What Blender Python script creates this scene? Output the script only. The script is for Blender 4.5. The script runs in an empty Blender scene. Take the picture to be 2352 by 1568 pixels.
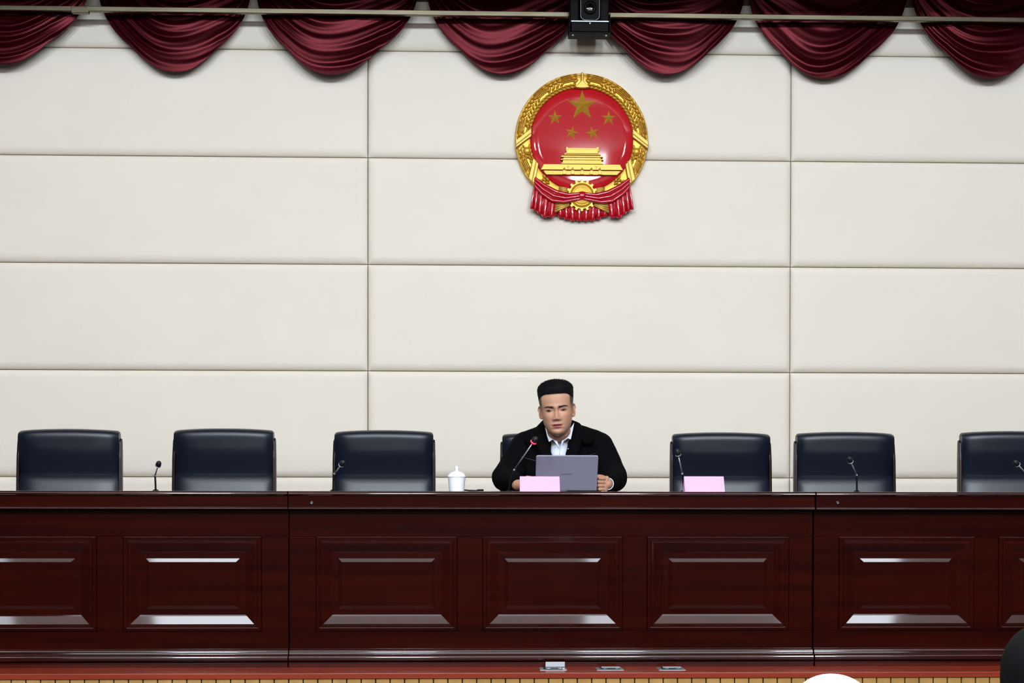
import bpy, bmesh, math, random
import numpy as np
from mathutils import Vector, Matrix, Euler

random.seed(7)
SC = bpy.context.scene
COL = SC.collection
PI = math.pi

# ------------------------------------------------------------------ camera
F_PX, IW, IH = 3480.0, 2352, 1568
YAW, PITCH, ROLL, PPY = 0.0325247, 0.0150011, 0.0014911, 1176.1
CAM = Vector((0.0, -6.6, 0.7752))
_F = Vector((math.sin(YAW) * math.cos(PITCH), math.cos(YAW) * math.cos(PITCH), -math.sin(PITCH)))
_R = Vector((math.cos(YAW), -math.sin(YAW), 0.0))
_U = _R.cross(_F)
RV = _R * math.cos(ROLL) + _U * math.sin(ROLL)
UV = -_R * math.sin(ROLL) + _U * math.cos(ROLL)
cd = bpy.data.cameras.new('camera')
cam = bpy.data.objects.new('camera', cd)
COL.objects.link(cam)
m = Matrix((RV, UV, -_F)).transposed().to_4x4()
m.translation = CAM
cam.matrix_world = m
cd.sensor_fit = 'HORIZONTAL'
cd.sensor_width = 36.0
cd.lens = F_PX / IW * 36.0
cd.shift_y = (PPY - IH / 2) / IW
cd.clip_end = 60
SC.camera = cam


def at(px, py, Y):
    """point of the photograph's pixel on the plane y = Y"""
    d = _F * F_PX + RV * (px - IW / 2) + UV * (PPY - py)
    return CAM + d * ((Y - CAM.y) / d.y)


def floor_at(px, py, Z):
    d = _F * F_PX + RV * (px - IW / 2) + UV * (PPY - py)
    return CAM + d * ((Z - CAM.z) / d.z)


# ------------------------------------------------------------------ world, lights, exposure
SC.view_settings.view_transform = 'Standard'
SC.view_settings.look = 'None'
SC.view_settings.exposure = 0.05
SC.view_settings.gamma = 1.0
SC.view_settings.use_curve_mapping = False
w = bpy.data.worlds.new('hall_world')
SC.world = w
w.use_nodes = True
w.node_tree.nodes['Background'].inputs[0].default_value = (0.9, 0.95, 1.0, 1)
w.node_tree.nodes['Background'].inputs[1].default_value = 0.06

CEIL = 4.75
FLOOR = -0.85


def area(name, loc, sx, sy, power, color, target=None):
    l = bpy.data.lights.new(name, 'AREA')
    l.shape = 'RECTANGLE'
    l.size, l.size_y = sx, sy
    l.energy = power
    l.color = color
    o = bpy.data.objects.new(name, l)
    COL.objects.link(o)
    o.location = loc
    if target is not None:
        d = Vector(target) - Vector(loc)
        o.rotation_euler = d.to_track_quat('-Z', 'Y').to_euler()
    return o


COOL = (0.82, 0.91, 1.0)
WARM = (1.0, 0.93, 0.82)
# dim panels over the front seats
for x, sx, e in ((-4.0, .6, 13), (-2.09, .9, 34), (1.25, .45, 12), (3.16, .9, 34)):
    area('ceiling_lamp', (x, -3.95, CEIL - 0.06), sx, 0.75, e, COOL)
# the bright row over the middle of the hall, tipped towards the stage
for x in (-2.6, -0.6, 1.5, 3.5):
    area('stage_wash_lamp', (x, -7.6, CEIL - 0.30), 0.6, 0.55, 190, COOL, (x * .75 + .1, 2.0, 1.7))
# unseen soft fill added at the back of the hall, lightens shadows
area('rear_fill', (0.3, -9.3, 2.7), 9.0, 1.7, 200, (0.9, 0.95, 1.0), (0.3, 2.0, 1.9))
area('ceiling_fill', (0.2, -3.3, CEIL - 0.5), 9.0, 0.12, 300, (1.0, .93, .92), (0.2, -3.3, CEIL))  # added uplight, brightens the ceiling that the desk mouldings reflect


# ------------------------------------------------------------------ helpers
def lin(c):
    r = []
    for v in c:
        v /= 255.0
        r.append(v / 12.92 if v <= 0.04045 else ((v + 0.055) / 1.055) ** 2.4)
    return (*r, 1.0)


def mat(name, rgb, rough=0.5, metal=0.0, spec=0.5, coat=0.0, coat_rough=0.05, sheen=0.0, sheen_tint=None,
        noise=None, bump=None, emit=None):
    """noise = (scale xyz, rgb2, low, high) mixes a second colour; bump = (scale xyz, strength, distance)"""
    mt = bpy.data.materials.new(name)
    mt.use_nodes = True
    nt = mt.node_tree
    b = nt.nodes['Principled BSDF']
    b.inputs['Base Color'].default_value = lin(rgb)
    b.inputs['Roughness'].default_value = rough
    b.inputs['Metallic'].default_value = metal
    b.inputs['Specular IOR Level'].default_value = spec
    b.inputs['Coat Weight'].default_value = coat
    b.inputs['Coat Roughness'].default_value = coat_rough
    b.inputs['Sheen Weight'].default_value = sheen
    if sheen_tint:
        b.inputs['Sheen Tint'].default_value = lin(sheen_tint)
    if emit:
        b.inputs['Emission Color'].default_value = lin(emit[0])
        b.inputs['Emission Strength'].default_value = emit[1]
    tc = nt.nodes.new('ShaderNodeTexCoord')

    def noise_tex(scale, detail=4):
        mp = nt.nodes.new('ShaderNodeMapping')
        mp.inputs['Scale'].default_value = scale
        nt.links.new(tc.outputs['Object'], mp.inputs['Vector'])
        nz = nt.nodes.new('ShaderNodeTexNoise')
        nz.inputs['Scale'].default_value = 1.0
        nz.inputs['Detail'].default_value = detail
        nt.links.new(mp.outputs['Vector'], nz.inputs['Vector'])
        return nz
    if noise:
        nz = noise_tex(noise[0])
        mr = nt.nodes.new('ShaderNodeMapRange')
        mr.inputs['From Min'].default_value = noise[2]
        mr.inputs['From Max'].default_value = noise[3]
        nt.links.new(nz.outputs['Fac'], mr.inputs['Value'])
        mx = nt.nodes.new('ShaderNodeMix')
        mx.data_type = 'RGBA'
        mx.inputs['A'].default_value = lin(rgb)
        mx.inputs['B'].default_value = lin(noise[1])
        nt.links.new(mr.outputs['Result'], mx.inputs['Factor'])
        nt.links.new(mx.outputs['Result'], b.inputs['Base Color'])
    if bump:
        nz = noise_tex(bump[0], 3)
        bp = nt.nodes.new('ShaderNodeBump')
        bp.inputs['Strength'].default_value = bump[1]
        bp.inputs['Distance'].default_value = bump[2]
        nt.links.new(nz.outputs['Fac'], bp.inputs['Height'])
        nt.links.new(bp.outputs['Normal'], b.inputs['Normal'])
    return mt


M = {}
M['fabric'] = mat('cream_fabric', (227, 219, 205), 0.9, spec=0.2, bump=((900, 900, 900), 0.08, 0.001), noise=((2, 2, 3), (224, 215, 200), .3, .8))
M['groove'] = mat('groove_brown', (70, 50, 34), 0.9, spec=0.1)
M['wood'] = mat('mahogany', (44, 5, 1), 0.35, spec=0.04, coat=1.0, coat_rough=0.06, noise=((1.2, 9, 26), (30, 3, 1), .35, .7))
M['wood_dark'] = mat('mahogany_base', (70, 17, 6), 0.4, spec=0.05, coat=0.3, coat_rough=0.12, noise=((1.2, 9, 26), (52, 11, 4), .35, .7))
M['stage'] = mat('stage_red_wood', (136, 47, 23), 0.35, spec=0.4, coat=0.25, coat_rough=0.2, noise=((1.5, 8, 30), (120, 38, 17), .3, .7))
M['slat'] = mat('ash_slats', (170, 132, 74), 0.5, spec=0.3, noise=((14, 14, 3), (150, 112, 58), .3, .7))
M['black'] = mat('black', (14, 14, 15), 0.5)
M['leather'] = mat('navy_leather', (15, 21, 34), 0.38, spec=0.5, bump=((260, 260, 260), 0.15, 0.001))
M['leather_side'] = mat('navy_leather_side', (20, 24, 33), 0.5, spec=0.4)
M['chair_wood'] = mat('chair_wood', (34, 15, 12), 0.4, spec=0.3)
M['velvet'] = mat('burgundy_velvet', (64, 2, 10), 0.36, metal=0.7, spec=0.3, sheen=0.0, sheen_tint=(190, 40, 80), bump=((60, 60, 60), 0.1, 0.002))
M['steel'] = mat('brushed_steel', (108, 100, 82), 0.36, metal=1.0, noise=((4, 40, 40), (92, 86, 70), .35, .65))
M['chrome'] = mat('chrome', (215, 215, 218), 0.18, metal=1.0)
M['greymetal'] = mat('grey_metal', (160, 162, 165), 0.35, metal=0.6)
M['plastic'] = mat('black_plastic', (7, 7, 8), 0.6, spec=0.1)
M['lens'] = mat('lens_glass', (6, 6, 8), 0.05, spec=0.8)
M['led'] = mat('white_led', (230, 235, 255), 0.4, emit=((230, 235, 255), 4.0))
M['red_led'] = mat('red_light_ring', (255, 70, 95), 0.4, emit=((255, 45, 75), 1.0))
M['gold'] = mat('gold_leaf', (208, 162, 56), 0.42, metal=0.5, spec=0.6)
M['gold_pale'] = mat('gold_pale', (200, 164, 74), 0.5, metal=0.5, spec=0.6)
M['enamel'] = mat('red_enamel', (172, 10, 20), 0.5, spec=0.08, coat=0.18, coat_rough=0.05, bump=((9, 9, 9), 0.25, 0.01))
M['enamel_drape'] = mat('red_enamel_drape', (170, 8, 28), 0.25, spec=0.3, coat=0.8, coat_rough=0.05)
M['porcelain'] = mat('porcelain', (238, 240, 243), 0.2, spec=0.5, coat=0.4)
M['pink'] = mat('pink_card', (232, 172, 214), 0.6, spec=0.3)
M['lid'] = mat('laptop_lilac_grey', (150, 147, 168), 0.42, metal=0.35, spec=0.5)
M['lid_dark'] = mat('laptop_lettering', (62, 60, 72), 0.4, metal=0.3)
M['screen'] = mat('laptop_screen', (10, 10, 12), 0.15)
M['coat'] = mat('black_wool', (7, 7, 9), 0.92, spec=0.06, sheen=0.0, bump=((500, 500, 500), 0.3, 0.001))
M['shirt'] = mat('white_shirt', (226, 232, 244), 0.75, spec=0.2)
M['trousers'] = mat('dark_trousers', (22, 23, 28), 0.85, spec=0.1)
M['shoe'] = mat('black_shoe', (12, 12, 12), 0.3)
M['hair'] = mat('black_hair', (12, 11, 14), 0.7, spec=0.12, bump=((700, 700, 90), 0.5, 0.0015))
M['knit'] = mat('white_knit', (247, 246, 248), 0.9, spec=0.1, bump=((240, 240, 40), 0.25, 0.002))
M['cream_paint'] = mat('dark_wall_panels', (44, 33, 28), 0.8)
M['ceiling'] = mat('ceiling_white', (212, 210, 212), 0.9)
M['carpet'] = mat('hall_floor', (40, 32, 29), 0.7)
M['pelmet'] = mat('pelmet_wood', (60, 34, 28), 0.7)


def mesh_obj(name, verts, faces, mt, parent=None, smooth=False, edges=()):
    me = bpy.data.meshes.new(name)
    me.from_pydata([tuple(v) for v in verts], edges, faces)
    me.validate()
    bm = bmesh.new()
    bm.from_mesh(me)
    bmesh.ops.recalc_face_normals(bm, faces=bm.faces)
    bm.to_mesh(me)
    bm.free()
    if smooth:
        me.polygons.foreach_set('use_smooth', [True] * len(me.polygons))
    o = bpy.data.objects.new(name, me)
    if mt:
        me.materials.append(mt)
    COL.objects.link(o)
    if parent:
        o.parent = parent
    return o


class MB:
    """collects shapes of one part; build() links them as one mesh object"""

    def __init__(self):
        self.v, self.f = [], []

    def add(self, verts, faces):
        n = len(self.v)
        self.v += [tuple(q) for q in verts]
        self.f += [tuple(i + n for i in f) for f in faces]
        return self

    def box(self, x0, x1, y0, y1, z0, z1):
        v = [(x, y, z) for x in (x0, x1) for y in (y0, y1) for z in (z0, z1)]
        return self.add(v, [(0, 1, 3, 2), (4, 6, 7, 5), (0, 4, 5, 1), (2, 3, 7, 6), (0, 2, 6, 4), (1, 5, 7, 3)])

    def prism(self, poly, y0, y1, inset=0.0, dy=0.0):
        """polygon in x,z extruded from back y1 to front y0, front rim chamfered by inset over dy"""
        n = len(poly)
        cx = sum(p[0] for p in poly) / n
        cz = sum(p[1] for p in poly) / n
        loops = [[(x, y1, z) for x, z in poly]]
        if inset > 0:
            loops.append([(x, y0 + dy, z) for x, z in poly])
            q = []
            for i in range(n):
                a, b, c = Vector(poly[i - 1]), Vector(poly[i]), Vector(poly[(i + 1) % n])
                d1, d2 = (b - a).normalized(), (c - b).normalized()
                n1, n2 = Vector((-d1.y, d1.x)), Vector((-d2.y, d2.x))
                k = (n1 + n2)
                k = k / max(0.35, k.length_squared) * 2
                q.append(b + k * inset)
            # orientation: make sure it goes inwards
            ar = sum(poly[i][0] * poly[(i + 1) % n][1] - poly[(i + 1) % n][0] * poly[i][1] for i in range(n))
            if ar < 0:
                q = [Vector(poly[i]) * 2 - q[i] for i in range(n)]
            loops.append([(p.x, y0, p.y) for p in q])
        else:
            loops.append([(x, y0, z) for x, z in poly])
        v = [p for l in loops for p in l]
        f = [tuple(range(n)), tuple(range(len(v) - n, len(v)))]
        for k in range(len(loops) - 1):
            for i in range(n):
                j = (i + 1) % n
                f.append((k * n + i, k * n + j, (k + 1) * n + j, (k + 1) * n + i))
        return self.add(v, f)

    def profile_x(self, prof, x0, x1):
        """closed profile of (y, z) pulled along x"""
        n = len(prof)
        v = [(x0, y, z) for y, z in prof] + [(x1, y, z) for y, z in prof]
        f = [tuple(range(n)), tuple(range(n, 2 * n))] + [(i, (i + 1) % n, n + (i + 1) % n, n + i) for i in range(n)]
        return self.add(v, f)

    def lathe(self, prof, c=(0, 0, 0), seg=32, axis='z'):
        v, f = [], []
        n = len(prof)
        for k in range(seg):
            a = 2 * PI * k / seg
            for r, h in prof:
                p = (r * math.cos(a), r * math.sin(a), h)
                if axis == 'y':
                    p = (p[0], -h, p[1])
                elif axis == 'x':
                    p = (h, p[0], p[1])
                v.append((p[0] + c[0], p[1] + c[1], p[2] + c[2]))
        for k in range(seg):
            l = (k + 1) % seg
            for i in range(n - 1):
                f.append((k * n + i, k * n + i + 1, l * n + i + 1, l * n + i))
        f.append(tuple(k * n for k in range(seg)))
        f.append(tuple(k * n + n - 1 for k in range(seg)))
        return self.add(v, f)

    def tube(self, pts, rad, seg=10):
        pts = [Vector(p) for p in pts]
        if not hasattr(rad, '__len__'):
            rad = [rad] * len(pts)
        v, f = [], []
        prev = None
        for i, p in enumerate(pts):
            t = (pts[min(i + 1, len(pts) - 1)] - pts[max(i - 1, 0)]).normalized()
            if prev is None:
                ref = Vector((0, 0, 1)) if abs(t.z) < 0.9 else Vector((1, 0, 0))
                a = t.cross(ref).normalized()
            else:
                a = (prev - t * prev.dot(t)).normalized()
            prev = a
            b = t.cross(a)
            for k in range(seg):
                an = 2 * PI * k / seg
                v.append(p + (a * math.cos(an) + b * math.sin(an)) * rad[i])
        for i in range(len(pts) - 1):
            for k in range(seg):
                l = (k + 1) % seg
                f.append((i * seg + k, i * seg + l, (i + 1) * seg + l, (i + 1) * seg + k))
        f.append(tuple(range(seg)))
        f.append(tuple(range((len(pts) - 1) * seg, len(pts) * seg)))
        return self.add(v, f)

    def ball(self, c, r, rot=None, seg=16, rings=10):
        """ellipsoid: r = (rx, ry, rz)"""
        if not hasattr(r, '__len__'):
            r = (r, r, r)
        v = []
        for i in range(1, rings):
            th = PI * i / rings
            for k in range(seg):
                ph = 2 * PI * k / seg
                v.append(Vector((r[0] * math.sin(th) * math.cos(ph), r[1] * math.sin(th) * math.sin(ph), r[2] * math.cos(th))))
        v.append(Vector((0, 0, r[2])))
        v.append(Vector((0, 0, -r[2])))
        if rot is not None:
            v = [rot @ p for p in v]
        v = [p + Vector(c) for p in v]
        f = []
        for i in range(rings - 2):
            for k in range(seg):
                l = (k + 1) % seg
                f.append((i * seg + k, (i + 1) * seg + k, (i + 1) * seg + l, i * seg + l))
        T, B = len(v) - 2, len(v) - 1
        for k in range(seg):
            l = (k + 1) % seg
            f.append((T, k, l))
            f.append((B, (rings - 2) * seg + l, (rings - 2) * seg + k))
        return self.add(v, f)

    def chain(self, pts, rad, seg=20):
        """tapered capsules along joints, closed shells that overlap (for remeshing)"""
        pts = [Vector(p) for p in pts]
        for i, p in enumerate(pts):
            self.ball(p, rad[i], seg=seg, rings=12)
            if i:
                self.tube([pts[i - 1], p], [rad[i - 1], rad[i]], seg)
        return self

    def grid(self, rows, closed_u=False):
        n = len(rows[0])
        v = [p for r in rows for p in r]
        f = []
        for i in range(len(rows) - 1):
            for k in range(n if closed_u else n - 1):
                l = (k + 1) % n
                f.append((i * n + k, i * n + l, (i + 1) * n + l, (i + 1) * n + k))
        return self.add(v, f)

    def build(self, name, mt, parent=None, smooth=False, bevel=0.0, seg=2, solid=0.0, loc=None, autosmooth=None):
        if loc is not None:
            self.v = [tuple(Vector(p) - Vector(loc)) for p in self.v]
        o = mesh_obj(name, self.v, self.f, mt, parent, smooth)
        if loc is not None:
            o.location = loc
        if solid:
            s = o.modifiers.new('solid', 'SOLIDIFY')
            s.thickness = solid
            s.offset = 0
        if bevel:
            b = o.modifiers.new('bevel', 'BEVEL')
            b.width = bevel
            b.segments = seg
            b.limit_method = 'ANGLE'
            b.angle_limit = math.radians(40)
        if autosmooth:
            o.data.polygons.foreach_set('use_smooth', [True] * len(o.data.polygons))
            o.data.set_sharp_from_angle(angle=math.radians(autosmooth))
        return o


def tag(o, label=None, cat=None, group=None, kind=None):
    if label:
        o['label'] = label
    if cat:
        o['category'] = cat
    if group:
        o['group'] = group
    if kind:
        o['kind'] = kind
    return o


def thing(name, loc, label, cat, group=None, rz=0.0):
    o = bpy.data.objects.new(name, None)
    o.empty_display_size = 0.1
    COL.objects.link(o)
    o.location = loc
    o.rotation_euler = (0, 0, rz)
    return tag(o, label, cat, group)


def copy_thing(o, parent=None):
    c = o.copy()
    COL.objects.link(c)
    if parent:
        c.parent = parent
    for ch in list(o.children):
        copy_thing(ch, c)
    return c


def remesh(mb, voxel, smooth_it=3, factor=0.5):
    """one continuous surface round all the shells of mb; returns a mesh"""
    o = mesh_obj('tmp', mb.v, mb.f, None)
    r = o.modifiers.new('r', 'REMESH')
    r.mode = 'VOXEL'
    r.voxel_size = voxel
    r.adaptivity = 0
    if smooth_it:
        s = o.modifiers.new('s', 'SMOOTH')
        s.factor = factor
        s.iterations = smooth_it
    dg = bpy.context.evaluated_depsgraph_get()
    me = bpy.data.meshes.new_from_object(o.evaluated_get(dg))
    old = o.data
    bpy.data.objects.remove(o)
    bpy.data.meshes.remove(old)
    me.polygons.foreach_set('use_smooth', [True] * len(me.polygons))
    return me


def get_co(me):
    a = np.empty(len(me.vertices) * 3, dtype=np.float32)
    me.vertices.foreach_get('co', a)
    return a.reshape(-1, 3)


def set_co(me, a):
    me.vertices.foreach_set('co', a.astype(np.float32).ravel())
    me.update()


def link_mesh(name, me, mt, parent=None):
    me.name = name
    me.materials.clear()
    me.materials.append(mt)
    o = bpy.data.objects.new(name, me)
    COL.objects.link(o)
    if parent:
        o.parent = parent
    return o


# ------------------------------------------------------------------ the hall
XW = 6.2
tag(MB().box(-XW, XW, -9.5, 2.2, FLOOR - 0.1, FLOOR).build('floor', M['carpet']), kind='structure')
tag(MB().box(-XW, XW, -9.5, 2.2, CEIL, CEIL + 0.1).build('ceiling', M['ceiling']), kind='structure')
tag(MB().box(-XW - .1, -XW, -9.5, 2.2, FLOOR, CEIL).build('wall_left', M['cream_paint']), kind='structure')
tag(MB().box(XW, XW + .1, -9.5, 2.2, FLOOR, CEIL).build('wall_right', M['cream_paint']), kind='structure')
tag(MB().box(-XW, XW, -9.6, -9.5, FLOOR, CEIL).build('wall_front', M['cream_paint']), kind='structure')

WALL_Y = 2.0
wall = tag(MB().box(-XW, XW, WALL_Y, 2.2, FLOOR, CEIL).build('wall_back', M['groove']), kind='structure')


def pad_mesh(wd, ht, H=0.033, r=0.046):
    def ticks(L):
        e = [r * (1 - math.cos(PI / 2 * k / 9)) for k in range(10)]
        mid = [r + (L - 2 * r) * k / 6 for k in range(1, 6)]
        return e + mid + [L - t for t in reversed(e)]
    xs, zs = ticks(wd), ticks(ht)

    def q(d):
        a = min(d / r, 1.0)
        return math.sqrt(max(0.0, 1 - (1 - a) ** 2))
    rows = []
    for z in zs:
        rows.append([(x, -H * q(min(x, wd - x)) * q(min(z, ht - z)) - 0.0005, z) for x in xs])
    return MB().grid(rows)


GAP = 0.003
Z0, X0 = 3.2437, -0.536
zrows = [(Z0, CEIL)] + [(Z0 - .6 * (k + 1), Z0 - .6 * k) for k in range(5)]
first = {}
for ci in range(-2, 3):
    xa, xb = X0 + 2.4 * ci, X0 + 2.4 * (ci + 1)
    xa, xb = max(xa, -XW), min(xb, XW)
    for (za, zb) in zrows:
        key = (round(xb - xa, 3), round(zb - za, 3))
        if key not in first:
            p = pad_mesh(xb - xa - GAP, zb - za - GAP).build('padded_panel', M['fabric'], wall, smooth=True)
            first[key] = p
        else:
            p = first[key].copy()
            COL.objects.link(p)
            p.parent = wall
        p.location = (xa + GAP / 2, WALL_Y, za + GAP / 2)

# pelmet board the swags hang from, just above the picture
tag(MB().box(-XW, XW, 1.936, 1.963, 3.512, 4.1).build('trim_1', M['pelmet']), kind='structure')

# unseen header beam added above the view to shade the wall top and swags
tag(MB().box(-XW, XW, 0.8, 1.0, 3.545, CEIL).build('trim_2', M['pelmet']), kind='structure')

# ------------------------------------------------------------------ stage
edge_y = floor_at(1176, 1544.5, 0).y
stage = thing('stage', (0, edge_y, FLOOR), 'low stage with red wood boards and pale slatted front under the long desk', 'stage')


def rel(mb, o):
    L = o.location
    mb.v = [(v[0] - L.x, v[1] - L.y, v[2] - L.z) for v in mb.v]
    return mb


rel(MB().box(-XW + .002, XW - .002, edge_y + 0.03, 1.972, -0.06, 0.0), stage).build('stage_floor', M['stage'], stage)
rel(MB().box(-XW + .002, XW - .002, edge_y, edge_y + 0.029, -0.025, 0.0), stage).build('nosing', M['stage'], stage, bevel=0.003, seg=3)
sl = MB()
xs = -3.6
while xs < 3.6:
    sl.box(xs + 0.0025, xs + 0.0585, edge_y + 0.006, edge_y + 0.02, FLOOR, -0.0255)
    xs += 0.061
sl.box(-XW + .002, -3.6, edge_y + 0.006, edge_y + 0.02, FLOOR, -0.0255)
sl.box(3.66, XW - .002, edge_y + 0.006, edge_y + 0.02, FLOOR, -0.0255)
rel(sl, stage).build('slat_front', M['slat'], stage, bevel=0.001, seg=1)
rel(MB().box(-XW + .002, XW - .002, edge_y + 0.021, edge_y + 0.03, FLOOR, -0.026), stage).build('backing_board', M['black'], stage)

# ------------------------------------------------------------------ long desk, three units
DZ = 0.765
FY = 0.036      # plane of the framed front


def pz(py):
    return DZ - (py - 1131.0) / (1529.0 - 1131.0) * DZ


def px_x(px, py=1330):
    return at(px, py, 0.0).x


def panel_mesh(x0, x1, z0, z1):
    s = 1.92e-3
    prof = [(0, 0), (1.5, 6), (7, 6), (9, 3.5), (10.2, 3.5), (11.2, 7.0), (14, 7.4), (16.5, 7), (34, -10), (37, -11), (50, -10.5), (58, -3.4)]
    loops = []
    for ins, h in prof:
        i = ins * s
        y = FY - h * 1e-3
        loops.append([(x0 + i, y, z0 + i), (x1 - i, y, z0 + i), (x1 - i, y, z1 - i), (x0 + i, y, z1 - i)])
    mb = MB()
    v = [p for l in loops for p in l]
    f = []
    for k in range(len(loops) - 1):
        for i in range(4):
            j = (i + 1) % 4
            f.append((k * 4 + i, k * 4 + j, k * 4 + 4 + j, k * 4 + 4 + i))
    n = len(v) - 4
    f.append((n, n + 1, n + 2, n + 3))
    mb.add(v, f)
    return mb


def desk(xl, xr, panels, label, lock_px=None):
    root = thing('conference_desk', ((xl + xr) / 2, 0.3, 0), label, 'desk', 'long row of mahogany conference desks')
    L = root.location

    def put(mb, name, mt=M['wood'], parent=root, **k):
        mb.v = [(v[0] - L.x, v[1] - L.y, v[2] - L.z) for v in mb.v]
        return mb.build(name, mt, parent, **k)
    # top slab with rounded front
    t0, t1 = pz(1138.5), pz(1130)
    prof = [(0.62, t0), (-0.010, t0), (-0.013, t0 + .0012)]
    for k in range(9):
        a = PI / 2 * k / 8
        prof.append((-0.001 - 0.013 * math.cos(a), t1 - 0.013 + 0.013 * math.sin(a)))
    prof.append((0.62, t1))
    put(MB().profile_x(prof, xl, xr), 'desktop', autosmooth=35)
    # fascia with lip under it
    z1, zl, zb = pz(1138.7), pz(1166), pz(1171)
    prof = [(0.03, z1), (-0.004, z1), (-0.006, z1 - .003), (-0.0035, z1 - 0.005), (-0.0035, zl + .001), (-0.0075, zl), (-0.0105, zl - .002), (-0.0118, zl - .005), (-0.011, zl - .008), (0.0, zb - .001), (0.03, zb - .001)]
    fas = put(MB().profile_x(prof, xl, xr), 'fascia', autosmooth=35)
    if lock_px:
        c = at(lock_px, 1154, -0.0035)
        lk = MB().lathe([(0.0068, -0.002), (0.0068, 0.003), (0.0056, 0.0045), (0.0036, 0.0045), (0.003, 0.002)], c, 20, 'y')
        lo = put(lk, 'lock', M['chrome'], fas, autosmooth=40)
        hole = MB().box(c.x - .0006, c.x + .0006, c.y - .0046, c.y - .0036, c.z - .0022, c.z + .0022)
        put(hole, 'keyhole', M['black'], lo)
    # framed front: board, rails, stiles with fine joints
    put(MB().box(xl + .001, xr - .001, FY + 0.012, FY + 0.022, pz(1495), pz(1160)), 'front_board')
    zt, zbt = pz(1233), pz(1448)
    put(MB().box(xl, xr, FY, FY + 0.012, zt + .0006, pz(1160)), 'top_rail', bevel=.0008, seg=1)
    put(MB().box(xl, xr, FY, FY + 0.012, pz(1495), zbt - .0006), 'bottom_rail', bevel=.0008, seg=1)
    xs = [xl] + [v for p in panels for v in p] + [xr]
    for i in range(0, len(xs), 2):
        if xs[i + 1] - xs[i] > 0.003:
            put(MB().box(xs[i] + (.0006 if i else 0), xs[i + 1] - .0006, FY, FY + 0.012, zbt, zt), 'stile', bevel=.0008, seg=1)
    for a, b in panels:
        put(panel_mesh(a + .0006, b - .0006, zbt, zt), 'raised_panel')
    # base moulding and plinth
    za = pz(1488)
    prof = [(0.05, za)]
    zc1, r1 = pz(1499.5), za - pz(1499.5)
    for k in range(9):
        a = PI / 2 * (1 - k / 8)
        prof.append((FY - .001 - .016 * math.cos(a), zc1 + r1 * math.sin(a)))
    zc, rr = pz(1508.5), (pz(1500) - pz(1517)) / 2
    for k in range(15):
        a = PI * (.5 - k / 14)
        prof.append((FY - .0175 - .017 * math.cos(a), zc + rr * math.sin(a)))
    prof += [(FY - .030, pz(1517.2)), (FY - .0335, pz(1518)), (FY - .0335, pz(1519.4)), (FY - .031, pz(1520)), (0.05, pz(1520))]
    put(MB().profile_x(prof, xl, xr), 'base_moulding', autosmooth=30)
    put(MB().box(xl + .001, xr - .001, FY - 0.03, 0.05, 0, pz(1520)), 'plinth', M['wood_dark'])
    for x in (xl + 0.001, xr - 0.021):
        put(MB().box(x, x + 0.02, 0.06, 0.6, 0, t0), 'end_panel')
    return root


def pl(c, w):
    s = [(px_x(c - w / 2, 1340), px_x(c + w / 2, 1340))]
    return s


panL = pl(-324, 322) + pl(57, 322) + pl(438.5, 320)
panM = pl(887, 326) + pl(1270.5, 324) + pl(1652, 328)
panR = pl(2087, 312) + pl(2455, 312) + pl(2823, 312)
XA = px_x(-547)
XB, XC = px_x(660.2), px_x(663.0)
XD, XE = px_x(1869.8), px_x(1873.6)
XF = px_x(3000)
desk(XA, XB, panL, 'glossy mahogany desk section at the left, without a lock, two chairs behind')
desk(XC, XD, panM, 'middle glossy mahogany desk section with three raised panels, the seated man behind it', 716)
desk(XE, XF, panR, 'glossy mahogany desk section at the right, with a small lock near its left end', 1924)

# ------------------------------------------------------------------ chairs
CH_Y = 1.04


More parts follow.
